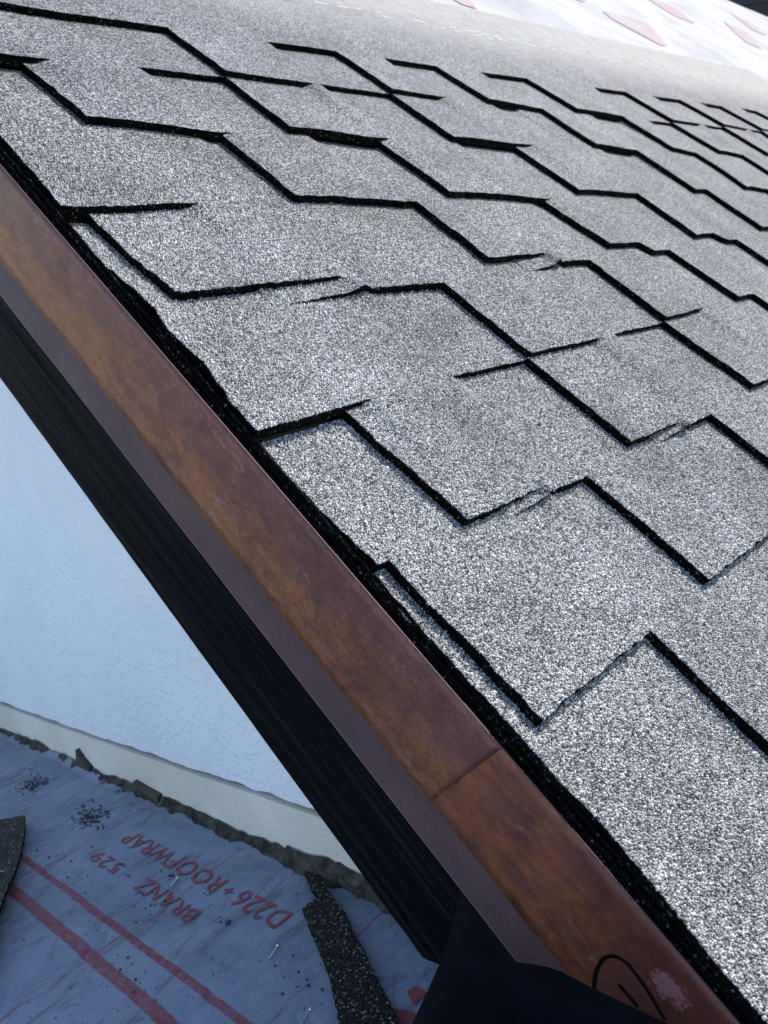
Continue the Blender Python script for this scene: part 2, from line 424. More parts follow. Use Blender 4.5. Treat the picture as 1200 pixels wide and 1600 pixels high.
EXTRA = {   # slits that run on past a corner: from, to, height of the lip
    2: [(0.90, 1.27, 0.7), (1.53, 2.30, 0.75), (2.36, 3.10, 0.7)],
    3: [(1.80, 1.90, 0.2)],
    4: [(0.90, 1.32, 0.85), (2.9, 3.05, 0.5)],
    5: [(1.55, 1.70, 0.4), (2.02, 2.44, 0.75), (2.86, 3.44, 0.6), (4.1, 4.5, 0.5)],
    6: [(0.90, 1.30, 0.75), (1.58, 2.38, 0.85), (2.40, 3.22, 0.8), (3.6, 3.85, 0.6), (4.6, 5.02, 0.7), (5.35, 6.22, 0.75), (6.26, 7.18, 0.7), (7.2, 7.9, 0.6)],
}
SLIT7 = 0.45
def band_profile(k, u):
    if k >= 7: return 0.0
    cs = COLS[k] + [END[k]]
    for i in range(len(cs) - 1):
        if u < cs[i + 1] - 1e-6 or i == len(cs) - 2:
            return T * (0.3 if i == 0 else 1.0) * (1 - min(1, max(0, (u - cs[i]) / (cs[i + 1] - cs[i]))))
def smooth01(x):
    x = min(1, max(0, x)); return x * x * (3 - 2 * x)
def LIPPED(row, p, q):
    return row in (1, 3) and q - p > 0.35 and p < 2.3
def dip(row, u):               # where a tab line dies out and the slit line takes over
    d = 0.0
    for p, q in PAIRS.get(row, []):
        if LIPPED(row, p, q) and p < u < q: d += 0.85 * math.exp(-(((u - p) / (q - p) - 0.618) / 0.038) ** 2)
    return d
def mask(row, u, side):        # side: -1 just left, +1 just right of u
    m = 0.0
    uu = u + side * 1e-5
    if row == 7:
        for c in COLS[6][1:]:
            L7 = 0.70 if c < 2 else SLIT7 * (0.85 + 0.3 * _hash(c, 7))
            if c - L7 < uu < c: m = max(m, smooth01((uu - c + L7) / 0.06))
        return m
    for p, q in PAIRS[row]:
        if p < uu < q:
            m = 1.0
    for p, q, a in EXTRA.get(row, []):
        if p < uu < q: m += a * smooth01((uu - p) / 0.07) * smooth01((q - uu) / 0.07) if p > 0.91 else a * smooth01((q - uu) / 0.07)
    return m
# wandering row lines: at each pair the tab line sits high, the slit line low
AMP = {0: (0.006, 0.004), 1: (0.006, -0.018), 2: (0, 0), 3: (0.022, -0.042), 4: (0.010, -0.022), 5: (0.018, -0.008), 6: (0.004, -0.006), 7: (0, 0)}
ROWK = {}
for r in range(-1, 8):
    kn = [(0.0, 0.0)]
    if r in PAIRS:
        for p, q in PAIRS[r]:
            if p < 0.93 or q - p < 0.2: continue
            hi, lo = AMP[r]; L = q - p
            kn += [(p, hi), (p + 0.58 * L, hi), (p + 0.655 * L, lo), (q, lo)] if r in (1, 3) else [(p, hi), (p + 0.3 * L, hi), (p + 0.85 * L, lo), (q, lo)]
    kn.append((12.0, 0.0)); ROWK[r] = kn
def rowv(r, u):
    if r == 8:
        return 3.80 + drift(u, 3.80) + 0.004 * vnoise(u * 3, 1.0)
    x = 0
    kn = ROWK[r]
    for (a, va), (b, vb) in zip(kn, kn[1:]):
        if a <= u <= b:
            x = va + (vb - va) * (u - a) / max(1e-6, b - a); break
    v0 = ROWV[r]
    return v0 + x + drift(u, v0) + 0.0055 * fnoise(u * 45, r * 7.3, 3, 3) + 0.012 * fnoise(u * 3.1, r * 3.3, 9, 2)
def warp(u, v):
    w = 0.007 * fnoise(u * 1.9, v * 2.6, 21, 2)
    w += 0.005 * math.exp(-max(0, u - 0.91) / 0.06) * (0.6 + fnoise(v * 5, 2.2, 4, 2))
    return w
GRID = sorted(set([round(x, 5) for x in np.arange(0.8, 3.0, 0.0125)] + [round(x, 5) for x in np.arange(3.0, 14.0, 0.04)]))

RNG = np.random.default_rng(5)
GP = []                        # scattered granule positions (u, v, w)
def scatter(cols, nvv):
    A = np.array([[p for p in c[:nvv + 1]] for c in cols[:-1]])          # i, j, 3
    p00, p10, p01, p11 = A[:-1, :-1], A[1:, :-1], A[:-1, 1:], A[1:, 1:]
    cen = (p00 + p11) / 2
    dist = np.sqrt(cen[..., 0] ** 2 + cen[..., 1] ** 2 + 1) * S
    area = np.abs(p10[..., 0] - p00[..., 0]) * np.abs(p01[..., 1] - p00[..., 1]) * S * S
    keep = np.clip((1.0 - dist) / 0.3, 0, 1)
    cnt = area * keep / (0.00132 ** 2)
    n = np.floor(cnt + RNG.random(cnt.shape)).astype(int)
    ii, jj = np.nonzero(n)
    for i, j in zip(ii, jj):
        c = n[i, j]
        # jittered cells inside the quad
        gx = max(1, int(round(math.sqrt(c * abs(p10[i, j, 0] - p00[i, j, 0]) / max(1e-6, abs(p01[i, j, 1] - p00[i, j, 1]))))))
        gy = max(1, int(round(c / gx)))
        a, b = np.meshgrid(np.arange(gx), np.arange(gy)); a = (a.ravel() + RNG.random(gx * gy)) / gx; b = (b.ravel() + RNG.random(gx * gy)) / gy
        a = a[:, None]; b = b[:, None]
        GP.append(p00[i, j] * (1 - a) * (1 - b) + p10[i, j] * a * (1 - b) + p01[i, j] * (1 - a) * b + p11[i, j] * a * b)

def make_cell(k, uL, uR, first):
    NVV = 14 if k < 5 else 10
    inner = [x for x in GRID if uL + 0.004 < x < uR - 0.004]
    us = [uL] + inner + [uR]
    cols = []
    for i, u in enumerate(us):
        side = 1 if i == 0 else (-1 if i == len(us) - 1 else 1)
        ue = u + side * 1e-5
        hb = band_profile(k, ue)
        ht = band_profile(k + 1, ue) - T * mask(k + 1, u, side) if k < 7 else 0.0
        hd = T * dip(k + 1, ue) if k < 7 else 0.0
        vb, vt = rowv(k, u), rowv(k + 1, u)
        c = []
        for j in range(NVV + 1):
            t = j / NVV
            v = vb + (vt - vb) * t
            uu = u
            if i == 0:
                uu += 0.0095 * fnoise(v * 42, u * 5 + k, 5, 3) + ((0.012 * fnoise(v * 6, k + 0.5, 8, 2) + 0.010 * fnoise(v * 30, k + 0.5, 18, 3)) * (0.35 if k == 0 else 1.0) if first else 0)
            c.append((uu, v, hb + (ht - hb) * t + hd * t ** 9 + warp(u, v)))
        lv = c[-1]
        c.append((lv[0], lv[1] + 0.03, lv[2] - 2.2 * T))          # tucked under the course above
        cols.append(c)
    lc = [(u + 0.03, v, w - 0.5 * T) for (u, v, w) in cols[-1]]     # tucked under the neighbour
    cols.append(lc)
    if k < 7: scatter(cols, NVV)
    n = NVV + 2
    verts = [RW(*p) for c in cols for p in c]
    faces, mi = [], []
    for i in range(len(cols) - 1):
        for j in range(n - 1):
            faces.append((i * n + j, (i + 1) * n + j, (i + 1) * n + j + 1, i * n + j + 1)); mi.append(0)
    # skirts: bottom edge and left edge
    base = len(verts); dn = 1.35 * T
    for c in cols: verts.append(RW(c[0][0] + 0.0, c[0][1] + 0.003, c[0][2] - dn))
    for i in range(len(cols) - 1):
        faces.append((i * n, base + i, base + i + 1, (i + 1) * n)); mi.append(1)
    base2 = len(verts); dl = (1.35 if not first else 2.2) * T
    for p in cols[0]: verts.append(RW(p[0] + 0.004, p[1], p[2] - dl))
    for j in range(n - 1):
        faces.append((j, j + 1, base2 + j + 1, base2 + j)); mi.append(1)
    return mesh_obj('shingle', verts, faces, [M_granule_top if k == 7 else M_granule, M_bitumen], roof, mi)

for k in range(-1, 7):
    cs = COLS[k] + [END[k]]
    for i in range(len(cs) - 1):
        make_cell(k, cs[i], cs[i + 1], i == 0)
tops = [0.92, 3.05, 5.65, 8.25, 11.0]
for i in range(len(tops) - 1):
    make_cell(7, tops[i], tops[i + 1], i == 0)

def granule_mesh():
    P = np.concatenate(GP); N = len(P)
    W = np.empty_like(P)                                  # world
    W[:, 0] = P[:, 0] * S; W[:, 1] = (P[:, 1] * CT - (P[:, 2] - 1) * ST) * S; W[:, 2] = CZ + (P[:, 1] * ST + (P[:, 2] - 1) * CT) * S
    E1 = np.array([1, 0, 0]); E2 = np.array([0, CT, ST]); E3 = np.array([0, -ST, CT])
    ang = RNG.random(N) * 6.283; size = 0.00072 * np.exp(RNG.normal(0, 0.28, N)); el = RNG.uniform(0.65, 1.0, N); hg = size * RNG.uniform(0.7, 1.35, N)
    ca, sa = np.cos(ang), np.sin(ang)
    tx, ty = RNG.normal(0, 0.28, N), RNG.normal(0, 0.28, N)  # tilt of the top facet
    V = np.empty((N, 8, 3))
    for q in range(4):
        for lev in range(2):
            a = (q + RNG.uniform(-0.3, 0.3, N)) * math.pi / 2
            r = size * (RNG.uniform(0.95, 1.2, N) if lev == 0 else RNG.uniform(0.45, 0.85, N))
            x0, y0 = np.cos(a) * r, np.sin(a) * r * el
            x, y = x0 * ca - y0 * sa, x0 * sa + y0 * ca
            z = -0.0003 + np.zeros(N) if lev == 0 else hg + tx * x0 + ty * y0
            V[:, lev * 4 + q] = W + x[:, None] * E1 + y[:, None] * E2 + z[:, None] * E3
    F = np.array([[0, 1, 5, 4], [1, 2, 6, 5], [2, 3, 7, 6], [3, 0, 4, 7], [4, 5, 6, 7]])
    faces = (F[None] + (np.arange(N) * 8)[:, None, None]).reshape(-1, 4)
    me = bpy.data.meshes.new('granules')
    me.vertices.add(N * 8); me.vertices.foreach_set('co', V.reshape(-1))
    nf = len(faces); me.loops.add(nf * 4); me.loops.foreach_set('vertex_index', faces.reshape(-1).astype(np.int32))
    me.polygons.add(nf); me.polygons.foreach_set('loop_start', (np.arange(nf) * 4).astype(np.int32))
    me.update(calc_edges=True); me.materials.append(M_stone)
    o = bpy.data.objects.new('granules', me); COL.objects.link(o); o.parent = roof; o['kind'] = 'stuff'
    print('granules', N)
# torn lips between a tab line and the slit beside it
def lip(row, p, q):
    L = q - p; hi, lo = AMP[row]
    u0, u1 = p + 0.28 * L, p + 0.70 * L
    N = 26; verts = []; faces = []; mi = []; lipcols = []
    for i in range(N + 1):
        u = u0 + (u1 - u0) * i / N
        low = band_profile(row, u) - T * (mask(row, u, 1) - dip(row, u))
        v0 = ROWV[row] + drift(u, ROWV[row]) + 0.012 * fnoise(u * 3.1, row * 3.3, 9, 2) + lo + 0.004 * fnoise(u * 50, row, 31, 3)
        v1 = v0 + (hi - lo) + 0.03
        s = smooth01(i / N * 1.6)
        w0 = low + T * (0.12 + 0.55 * s) + warp(u, v0); w1 = low + T * 0.2 + warp(u, v1)
        lipcols.append([(u, v0 + (v1 - v0) * q / 2, w0 + (w1 - w0) * q / 2) for q in range(3)])
        verts += [RW(u, v0, w0), RW(u, v1, w1), RW(u, v0 + 0.002, w0 - T * (0.2 + 0.8 * s))]
    for i in range(N):
        a, b = i * 3, i * 3 + 3
        faces.append((a, b, b + 1, a + 1)); mi.append(0)
        faces.append((a, a + 2, b + 2, b)); mi.append(1)
    scatter([c for c in lipcols] + [lipcols[-1]], 2)
    mesh_obj('shingle_lip', verts, faces, [M_granule, M_bitumen], roof, mi)
for row, prs in ((1, [(1.175, 1.635), (1.880, 2.37)]), (3, [(0.990, 1.880), (2.175, 2.745)])):
    for p, q in prs: lip(row, p, q)
granule_mesh()

# black stack of shingle edges along the rake
def edge_strip(j):
    w1 = 0.002 - 0.0095 * j; w0 = w1 - 0.0092
    vs2 = np.arange(V_LOW, 4.3, 0.012); verts = []; faces = []
    off = (0.904, 0.898, 0.891)[j]
    for v in vs2:
        u0 = off + 0.006 * fnoise(v * 34, j * 9.1, 41, 3) + 0.005 * fnoise(v * 4, j * 3.7, 43, 2)
        uw = 0.003 * fnoise(v * 18, j * 2.1, 47, 2)
        verts += [RW(u0, v, w0), RW(u0 + 0.002, v, w1 + uw), RW(0.935, v, w1 - 0.03), RW(0.935, v, w0 - 0.03)]
    for i in range(len(vs2) - 1):
        a, b = 4 * i, 4 * i + 4
        faces += [(a, b, b + 1, a + 1), (a + 1, b + 1, b + 2, a + 2), (a + 3, a, b, b + 3)[::-1]]
    mesh_obj('edge_strip', verts, faces, M_bitumen, roof)
for j in range(3): edge_strip(j)

# sealant dashes printed on the head of the top course
for i in range(46):
    u = 3.2 + i * 0.165 + random.uniform(-0.03, 0.03)
    for q in range(2):
        if random.random() < 0.35: continue
        v = 3.33 + q * 0.05 + drift(u, 3.35) + random.uniform(-0.008, 0.008)
        L = random.uniform(0.04, 0.13); hh = 0.006
        w = 0.0045 + warp(u, v)
        mesh_obj('sealant_dash', [RW(u, v, w), RW(u + L, v + 0.003, w), RW(u + L, v + hh + 0.002, w + 0.001), RW(u, v + hh, w + 0.001)], [(0, 1, 2, 3)], M_chalk, roof)

# white underlay on the deck above the shingles, wrinkled, with pink print
def wrapw(u, v):
    return -0.026 + 0.012 * fnoise(u * 0.9 + v * 1.1, v * 0.8 - u * 0.5, 61, 2)
def wrap_sheet():
    us = np.arange(0.93, U_END + 0.01, 0.1); vs2 = np.arange(3.4, V_TOP + 0.02, 0.1)
    verts = [RW(u, v, wrapw(u, v)) for u in us for v in vs2]; nv = len(vs2)
    faces = [(i * nv + j, (i + 1) * nv + j, (i + 1) * nv + j + 1, i * nv + j + 1) for i in range(len(us) - 1) for j in range(nv - 1)]
    return mesh_obj('underlay', verts, faces, M_wrap, roof, smooth=True)
underlay = wrap_sheet()
for poly in ([(8.72, 5.17), (8.62, 4.98), (8.87, 4.45), (9.11, 4.50), (9.74, 5.10), (9.78, 5.21), (9.2, 5.22)],
             [(15.6, 6.99), (15.2, 6.73), (14.3, 5.87), (14.7, 5.75), (15.9, 6.6)],
             [(8.3, 5.75), (8.2, 5.4), (8.45, 5.28), (8.7, 5.4), (8.75, 5.75)],
             [(5.1, 4.32), (5.15, 4.12), (5.3, 4.1), (5.45, 4.3)],
             [(12.2, 6.8), (12.1, 6.1), (12.6, 6.0), (13.2, 6.7)],
             [(18.0, 8.0), (17.2, 7.1), (17.7, 7.0), (18.6, 7.9)]):
    bm = bmesh.new(); f = bm.faces.new([bm.verts.new((u, v, 0)) for u, v in poly])
    bmesh.ops.triangulate(bm, faces=bm.faces[:]); bmesh.ops.subdivide_edges(bm, edges=bm.edges[:], cuts=9, use_grid_fill=True)
    bmesh.ops.triangulate(bm, faces=bm.faces[:])
    verts = [RW(x.co.x, x.co.y, wrapw(x.co.x, x.co.y) + 0.006) for x in bm.verts]; bm.verts.index_update()
    faces = [tuple(x.index for x in ff.verts) for ff in bm.faces]; bm.free()
    mesh_obj('pink_print', verts, faces, M_pink, underlay)

# ------------------------------------------------------------------ copper rake flashing
UC = 0.885
W_TOP, W_FOLD, W_DRIP, U_DRIP = -0.016, -0.268, -0.336, 0.865
cop = empty('copper_flashing', RW(UC, 0, W_FOLD))
tag(cop, 'weathered brown copper flashing strip along the sloping shingle edge', 'flashing')
def cop_u(v, w, lift):
    return UC - lift + 0.004 * fnoise(v * 2.2, w * 5, 71, 2) * smooth01((W_TOP - w) * 12)
def copper_sheet(name, mat, v1, lift, wcut):
    # grid between the cut (bottom end follows wcut(w)) and v1
    N, Mw = 90, 10; verts = []; uvs = []; faces = []
    for i in range(N + 1):
        for j in range(Mw + 1):
            w = W_FOLD + (W_TOP - W_FOLD) * j / Mw
            v0 = wcut(w); v = v0 + (v1 - v0) * (i / N) ** 1.3
            verts.append(RW(cop_u(v, w, lift), v, w)); uvs.append((v, w))
    n = Mw + 1
    for i in range(N):
        for j in range(Mw):
            faces.append((i * n + j, i * n + j + 1, (i + 1) * n + j + 1, (i + 1) * n + j))
    o = mesh_obj(name, verts, faces, [mat, M_drip], smooth=True, uvs=uvs)  # dark rim colour stands in for shade on the sunlit top edge
    adopt(o, cop)
    m = o.modifiers.new('thickness', 'SOLIDIFY'); m.thickness = 0.0009; m.offset = 1; m.material_offset_rim = 1
    return o
def wcut_lower(w):             # the shear cut at the lower end
    pts = [(-0.268, -0.262), (-0.215, -0.317), (-0.137, -0.391), (-0.012, -0.50)]
    for (a, va), (b, vb) in zip(pts, pts[1:]):
        if a <= w <= b + 1e-6: return va + (vb - va) * (w - a) / (b - a)
    return -0.262
def wcut_joint(w):
    return 0.075 - 0.10 * (w + 0.12) + 0.004 * fnoise(w * 30, 1, 5, 2)
copper_sheet('copper_sheet', M_copper_rust, 0.16, 0.0, wcut_lower)
copper_sheet('copper_sheet', M_copper, 4.6, 0.0011, wcut_joint)
def drip_strip():
    N = 60; verts = []; uvs = []; faces = []
    for i in range(N + 1):
        t = (i / N) ** 1.3
        for j in range(4):
            q = j / 3
            w = W_FOLD + (W_DRIP - W_FOLD) * q
            v0 = -0.262 + 0.058 * q ** 0.8; v = v0 + (4.6 - v0) * t
            u = (UC - 0.0012) + (U_DRIP - UC) * q + 0.002 * fnoise(v * 3, q, 77, 2)
            verts.append(RW(u, v, w)); uvs.append((v, w))
    for i in range(N):
        for j in range(3):
            faces.append((i * 4 + j, (i + 1) * 4 + j, (i + 1) * 4 + j + 1, i * 4 + j + 1))
    o = mesh_obj('drip_edge', verts, faces, [M_drip, M_copper_edge], uvs=uvs)
    adopt(o, cop)
    m = o.modifiers.new('thickness', 'SOLIDIFY'); m.thickness = 0.0009; m.offset = -1; m.material_offset_rim = 1
drip_strip()
def ribbon(pts, half, lift):
    P = [np.array(p) for p in pts]
    # smooth the polyline
    for _ in range(2):
        Q = [P[0]]
        for a, b in zip(P, P[1:]): Q += [a * 0.75 + b * 0.25, a * 0.25 + b * 0.75]
        Q.append(P[-1]); P = Q
    verts = []; faces = []
    for i, p in enumerate(P):
        d = P[min(i + 1, len(P) - 1)] - P[max(i - 1, 0)]; d = d / (np.linalg.norm(d) + 1e-9)
        nn = np.array([-d[1], d[0]]) * half * (1 + 0.35 * vnoise(i * 0.9, 2))
        for s in (-1, 1):
            v, w = p + s * nn; verts.append(RW(cop_u(v, w, 0.0) - lift, v, w))
        if i: faces.append((2 * i - 2, 2 * i - 1, 2 * i + 1, 2 * i))
    o = mesh_obj('marker_scribble', verts, faces, M_marker); adopt(o, cop)
    o['label'] = 'black marker pen stroke near the cut end'
ribbon([(-0.300, -0.230), (-0.279, -0.197), (-0.267, -0.157), (-0.271, -0.134), (-0.287, -0.120), (-0.314, -0.121), (-0.345, -0.127), (-0.380, -0.138)], 0.0030, 0.0045)
ribbon([(-0.310, -0.171), (-0.332, -0.170), (-0.350, -0.170)], 0.0030, 0.0045)

# ------------------------------------------------------------------ black timber barge board
def barge():
    UF = 0.905; W0, W1 = -0.672, -0.05
    N, Mw = 60, 46; verts = []; uvs = []; faces = []
    va, vb = -0.30, 4.6
    for i in range(N + 1):
        v = va + (vb - va) * (i / N) ** 1.4
        for j in range(Mw + 1):
            w = W0 + (W1 - W0) * j / Mw
            g = fnoise(w * 95, v * 1.4, 81, 3)
            verts.append(RW(UF + 0.011 * g * (0 if j in (0, Mw) else 1), v, w + (0.003 * fnoise(v * 14, 1, 83, 2) if j == 0 else 0))); uvs.append((v, w))
    n = Mw + 1
    for i in range(N):
        for j in range(Mw): faces.append((i * n + j, i * n + j + 1, (i + 1) * n + j + 1, (i + 1) * n + j))
    # back, bottom, ends
    b0 = len(verts)
    for i in range(N + 1):
        v = va + (vb - va) * (i / N) ** 1.4
        verts.append(RW(0.962, v, W0)); uvs.append((v, W0 - 0.06)); verts.append(RW(0.962, v, W1)); uvs.append((v, W1))
    for i in range(N):
        faces.append((i * n, (i + 1) * n, b0 + 2 * i + 2, b0 + 2 * i))
        faces.append((b0 + 2 * i, b0 + 2 * i + 2, b0 + 2 * i + 3, b0 + 2 * i + 1))
        faces.append((i * n + Mw, b0 + 2 * i + 1, b0 + 2 * i + 3, (i + 1) * n + Mw))
    faces.append(tuple(range(0, n)) + (b0 + 1, b0))
    o = mesh_obj('barge_board', verts, faces, M_timber, uvs=uvs)
    tag(o, 'black stained timber barge board below the copper flashing', 'board')
barge()

# ------------------------------------------------------------------ gable wall under the barge board
def line_joint(h): return -1.052 - 0.352 * h + 0.02 * math.sin(h * 1.7) * 0.3
def line_low(h): return -1.205 - 0.349 * h
def memb_z(h): return -1.25 - 0.345 * h
UWL = 1.0
wall = empty('gable_wall', HW(UWL, 2.0, memb_z(2.0)))
tag(wall, 'white painted plaster gable wall under the black barge board', 'wall')
def wall_panel():
    hs = np.arange(0.3, 8.6, 0.02); verts = []; faces = []
    for h in hs:
        z0 = line_joint(h) + 0.008 * fnoise(h * 14, 3, 91, 3) + 0.008
        v_at = h                                   # top reaches behind the barge board
        z1 = (h - 0.5) * math.tan(TH) - 0.866 - 0.30
        z1 = max(z1, z0 + 0.01)
        verts += [HW(UWL, h, z0), HW(UWL, h, z1), HW(UWL + 0.05, h, z0 + 0.002), HW(UWL + 0.05, h, z1)]
    for i in range(len(hs) - 1):
        a, b = 4 * i, 4 * i + 4
        faces += [(a, a + 1, b + 1, b), (a, b, b + 2, a + 2), (a + 2, b + 2, b + 3, a + 3)]
    adopt(mesh_obj('plaster_panel', verts, faces, M_wall), wall)
    verts = []; faces = []
    for h in hs:
        z1 = line_joint(h) - 0.010 + 0.004 * fnoise(h * 9, 3, 93, 2); z0 = line_low(h) - 0.09
        verts += [HW(UWL - 0.004, h, z0), HW(UWL - 0.004, h, z1), HW(UWL + 0.05, h, z1)]
    for i in range(len(hs) - 1):
        a, b = 3 * i, 3 * i + 3
        faces += [(a, a + 1, b + 1, b), (a + 1, a + 2, b + 2, b + 1)]
    o = adopt(mesh_obj('foam_strip', verts, faces, M_strip), wall); o['label'] = 'cream white strip along the foot of the wall'
    # dark backing behind the joint
    verts = []; faces = []
    for h in hs:
        zc = line_joint(h); verts += [HW(UWL + 0.018, h, zc - 0.06), HW(UWL + 0.018, h, zc + 0.06)]
    for i in range(len(hs) - 1): faces.append((2 * i, 2 * i + 1, 2 * i + 3, 2 * i + 2))
    adopt(mesh_obj('joint_backing', verts, faces, M_mortar), wall)
    # crumbling mortar at the foot
    hs2 = np.arange(0.3, 8.6, 0.011); verts = []; faces = []; R = 7
    for h in hs2:
        top = line_low(h) - 0.006 + 0.020 * fnoise(h * 5, 1, 95, 2) + 0.020 * fnoise(h * 15, 2, 96, 4)
        if 0.2 < h < 1.3: top += 0.02
        for j in range(R):
            t = j / (R - 1); z = memb_z(h) - 0.05 + (top - memb_z(h) + 0.05) * t
            u = UWL - 0.020 - 0.02 * (1 - t) + 0.020 * fnoise(h * 21, t * 5, 97, 3) * (1 if j < R - 1 else 0.4)
            verts.append(HW(u + (0.01 if j == R - 1 else 0), h, z))
    for i in range(len(hs2) - 1):
        for j in range(R - 1): faces.append((i * R + j, i * R + j + 1, (i + 1) * R + j + 1, (i + 1) * R + j))
    o = adopt(mesh_obj('mortar_fillet', verts, faces, M_mortar), wall); o['label'] = 'crumbled grey brown mortar at the foot of the wall'
wall_panel()

# ------------------------------------------------------------------ lower roof membrane
def memb_dz(u, h):
    d = 0.010 * fnoise(u * 3 + h * 1.2, h * 2.2 - u, 101, 3)
    d += 0.006 * fnoise((u + h) * 9, (u - h) * 3.2, 103, 2) * smooth01((0.80 - u) / 0.25 + 0.25)
    cr = abs(fnoise((u + h * 0.8) * 4.2, (u - h) * 2.6, 131, 3))
    d -= 0.0075 * max(0.0, 0.07 - cr) / 0.07 * smooth01((0.74 - u) / 0.12) * smooth01((2.4 - h) / 0.4)   # sharp creases
    cr2 = abs(fnoise((u * 1.2 + h) * 7.0, (u - h * 0.6) * 4.1, 137, 2))
    d -= 0.0025 * max(0.0, 0.07 - cr2) / 0.07
    d += 0.026 * smooth01((u - 0.955) / 0.05) * (0.55 + 0.8 * fnoise(h * 1.6, 2, 105, 2))   # edge lifts against the wall
    return d
def memb_pt(u, h, lift=0.0):
    return HW(u, h, memb_z(h) + memb_dz(u, h) + lift)
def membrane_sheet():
    us = list(np.arange(-9.4, -2.2, 0.4)) + list(np.arange(-2.2, 0.2, 0.06)) + list(np.arange(0.2, 0.94, 0.011)) + list(np.arange(0.94, 1.0, 0.008))  # sheet extended far out of view to bounce light onto the wall
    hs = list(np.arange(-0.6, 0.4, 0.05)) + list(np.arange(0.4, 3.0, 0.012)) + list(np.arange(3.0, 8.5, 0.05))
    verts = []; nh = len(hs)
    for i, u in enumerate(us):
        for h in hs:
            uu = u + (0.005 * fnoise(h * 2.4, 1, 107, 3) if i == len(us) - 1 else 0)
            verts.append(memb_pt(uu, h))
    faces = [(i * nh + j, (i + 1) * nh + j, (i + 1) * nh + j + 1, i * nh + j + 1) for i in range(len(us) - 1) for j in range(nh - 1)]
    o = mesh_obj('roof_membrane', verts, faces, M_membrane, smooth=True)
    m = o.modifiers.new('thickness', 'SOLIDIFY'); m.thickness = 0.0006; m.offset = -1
    tag(o, 'roofing membrane toned blue grey for shade, with red stripes and red lettering below the wall', 'membrane')
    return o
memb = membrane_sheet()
# boards under the membrane
lr = mesh_obj('lower_roof', [HW(u, h, memb_z(h) + d) for d in (-0.30, -0.06) for u, h in ((-9.4, -0.6), (1.3, -0.6), (1.3, 8.5), (-9.4, 8.5))], box_faces(), M_deck)
tag(lr, 'timber deck of the lower roof beneath the shade toned membrane', 'roof deck')

def lettering(body, h0, h1, u0, u1, name='printed_lettering', shear=0.0):
    cu = bpy.data.curves.new('lettering', 'FONT'); cu.body = body; cu.size = 1.0; cu.resolution_u = 3; cu.offset = 0.008
    cu.space_character = 1.08
    to = bpy.data.objects.new('lettering_source', cu); COL.objects.link(to)
    dg = bpy.context.evaluated_depsgraph_get(); ev = to.evaluated_get(dg); me = ev.to_mesh()
    co = np.array([tuple(v.co) for v in me.vertices]); faces = [tuple(p.vertices) for p in me.polygons]
    ev.to_mesh_clear(); bpy.data.objects.remove(to); bpy.data.curves.remove(cu)
    x0, x1 = co[:, 0].min(), co[:, 0].max(); y0, y1 = co[:, 1].min(), co[:, 1].max()
    verts = []
    for x, y, z in co:
        t = (x - x0) / (x1 - x0); s = (y - y0) / (y1 - y0)
        h = h0 + (h1 - h0) * t + shear * s * abs(u1 - u0)
        u = u1 + (u0 - u1) * s
        u += 0.004 * fnoise(h * 6, 3, 111, 2)
        verts.append(memb_pt(u, h, 0.0022))
    return mesh_obj(name, verts, faces, M_print, memb)
lettering('D226', 1.105, 1.297, 0.797, 0.857)
lettering('+', 1.318, 1.352, 0.812, 0.842)
lettering('ROOFWRAP', 1.371, 1.885, 0.797, 0.853)
lettering('BRANZ', 1.335, 1.612, 0.695, 0.743)
lettering('-', 1.668, 1.688, 0.716, 0.722)
lettering('529', 1.728, 1.893, 0.697, 0.741)
# ends of further red print near the dark kick-out
def red_patch(poly):
    bm = bmesh.new(); bm.faces.new([bm.verts.new((u, h, 0)) for u, h in poly])
    bmesh.ops.triangulate(bm, faces=bm.faces[:])
    vv = [memb_pt(x.co.x, x.co.y, 0.0035) for x in bm.verts]; bm.verts.index_update()
    ff = [tuple(x.index for x in f.verts) for f in bm.faces]; bm.free()
    mesh_obj('red_print', vv, ff, M_print, memb)
red_patch([(0.818, 0.706), (0.840, 0.700), (0.836, 0.668), (0.800, 0.672)])
red_patch([(0.775, 0.70), (0.79, 0.66), (0.76, 0.63), (0.745, 0.66)])

# ------------------------------------------------------------------ dark kick-out flashing under the copper end
def kickout():
    L = [(0.893, 0.637, -1.215), (0.893, 0.658, -1.350), (0.870, 0.661, -1.411), (0.735, 0.618, -1.411), (0.600, 0.563, -1.367), (0.40, 0.48, -1.31)]
    R = [(0.897, 0.452, -1.173), (0.900, 0.198, -1.108), (0.850, 0.122, -1.168), (0.700, 0.115, -1.103), (0.560, 0.137, -1.055), (0.40, 0.12, -1.0)]
    def cr(P, t):
        n = len(P) - 1; x = t * n; i = min(int(x), n - 1); f = x - i
        p0, p1, p2, p3 = (np.array(P[max(0, min(n, i + d))]) for d in (-1, 0, 1, 2))
        return 0.5 * (2 * p1 + (p2 - p0) * f + (2 * p0 - 5 * p1 + 4 * p2 - p3) * f * f + (3 * p1 - p0 - 3 * p2 + p3) * f ** 3)
    N, Mw = 30, 8; verts = []; faces = []
    for i in range(N + 1):
        a, b = cr(L, i / N), cr(R, i / N)
        for j in range(Mw + 1):
            p = a + (b - a) * j / Mw; verts.append(HW(*p))
    n = Mw + 1
    for i in range(N):
        for j in range(Mw): faces.append((i * n + j, (i + 1) * n + j, (i + 1) * n + j + 1, i * n + j + 1))
    o = mesh_obj('kickout_flashing', verts, faces, M_navy, smooth=True)
    m = o.modifiers.new('thickness', 'SOLIDIFY'); m.thickness = 0.001; m.offset = 0
    tag(o, 'near black curved metal sheet below the cut end of the copper', 'flashing')
kickout()

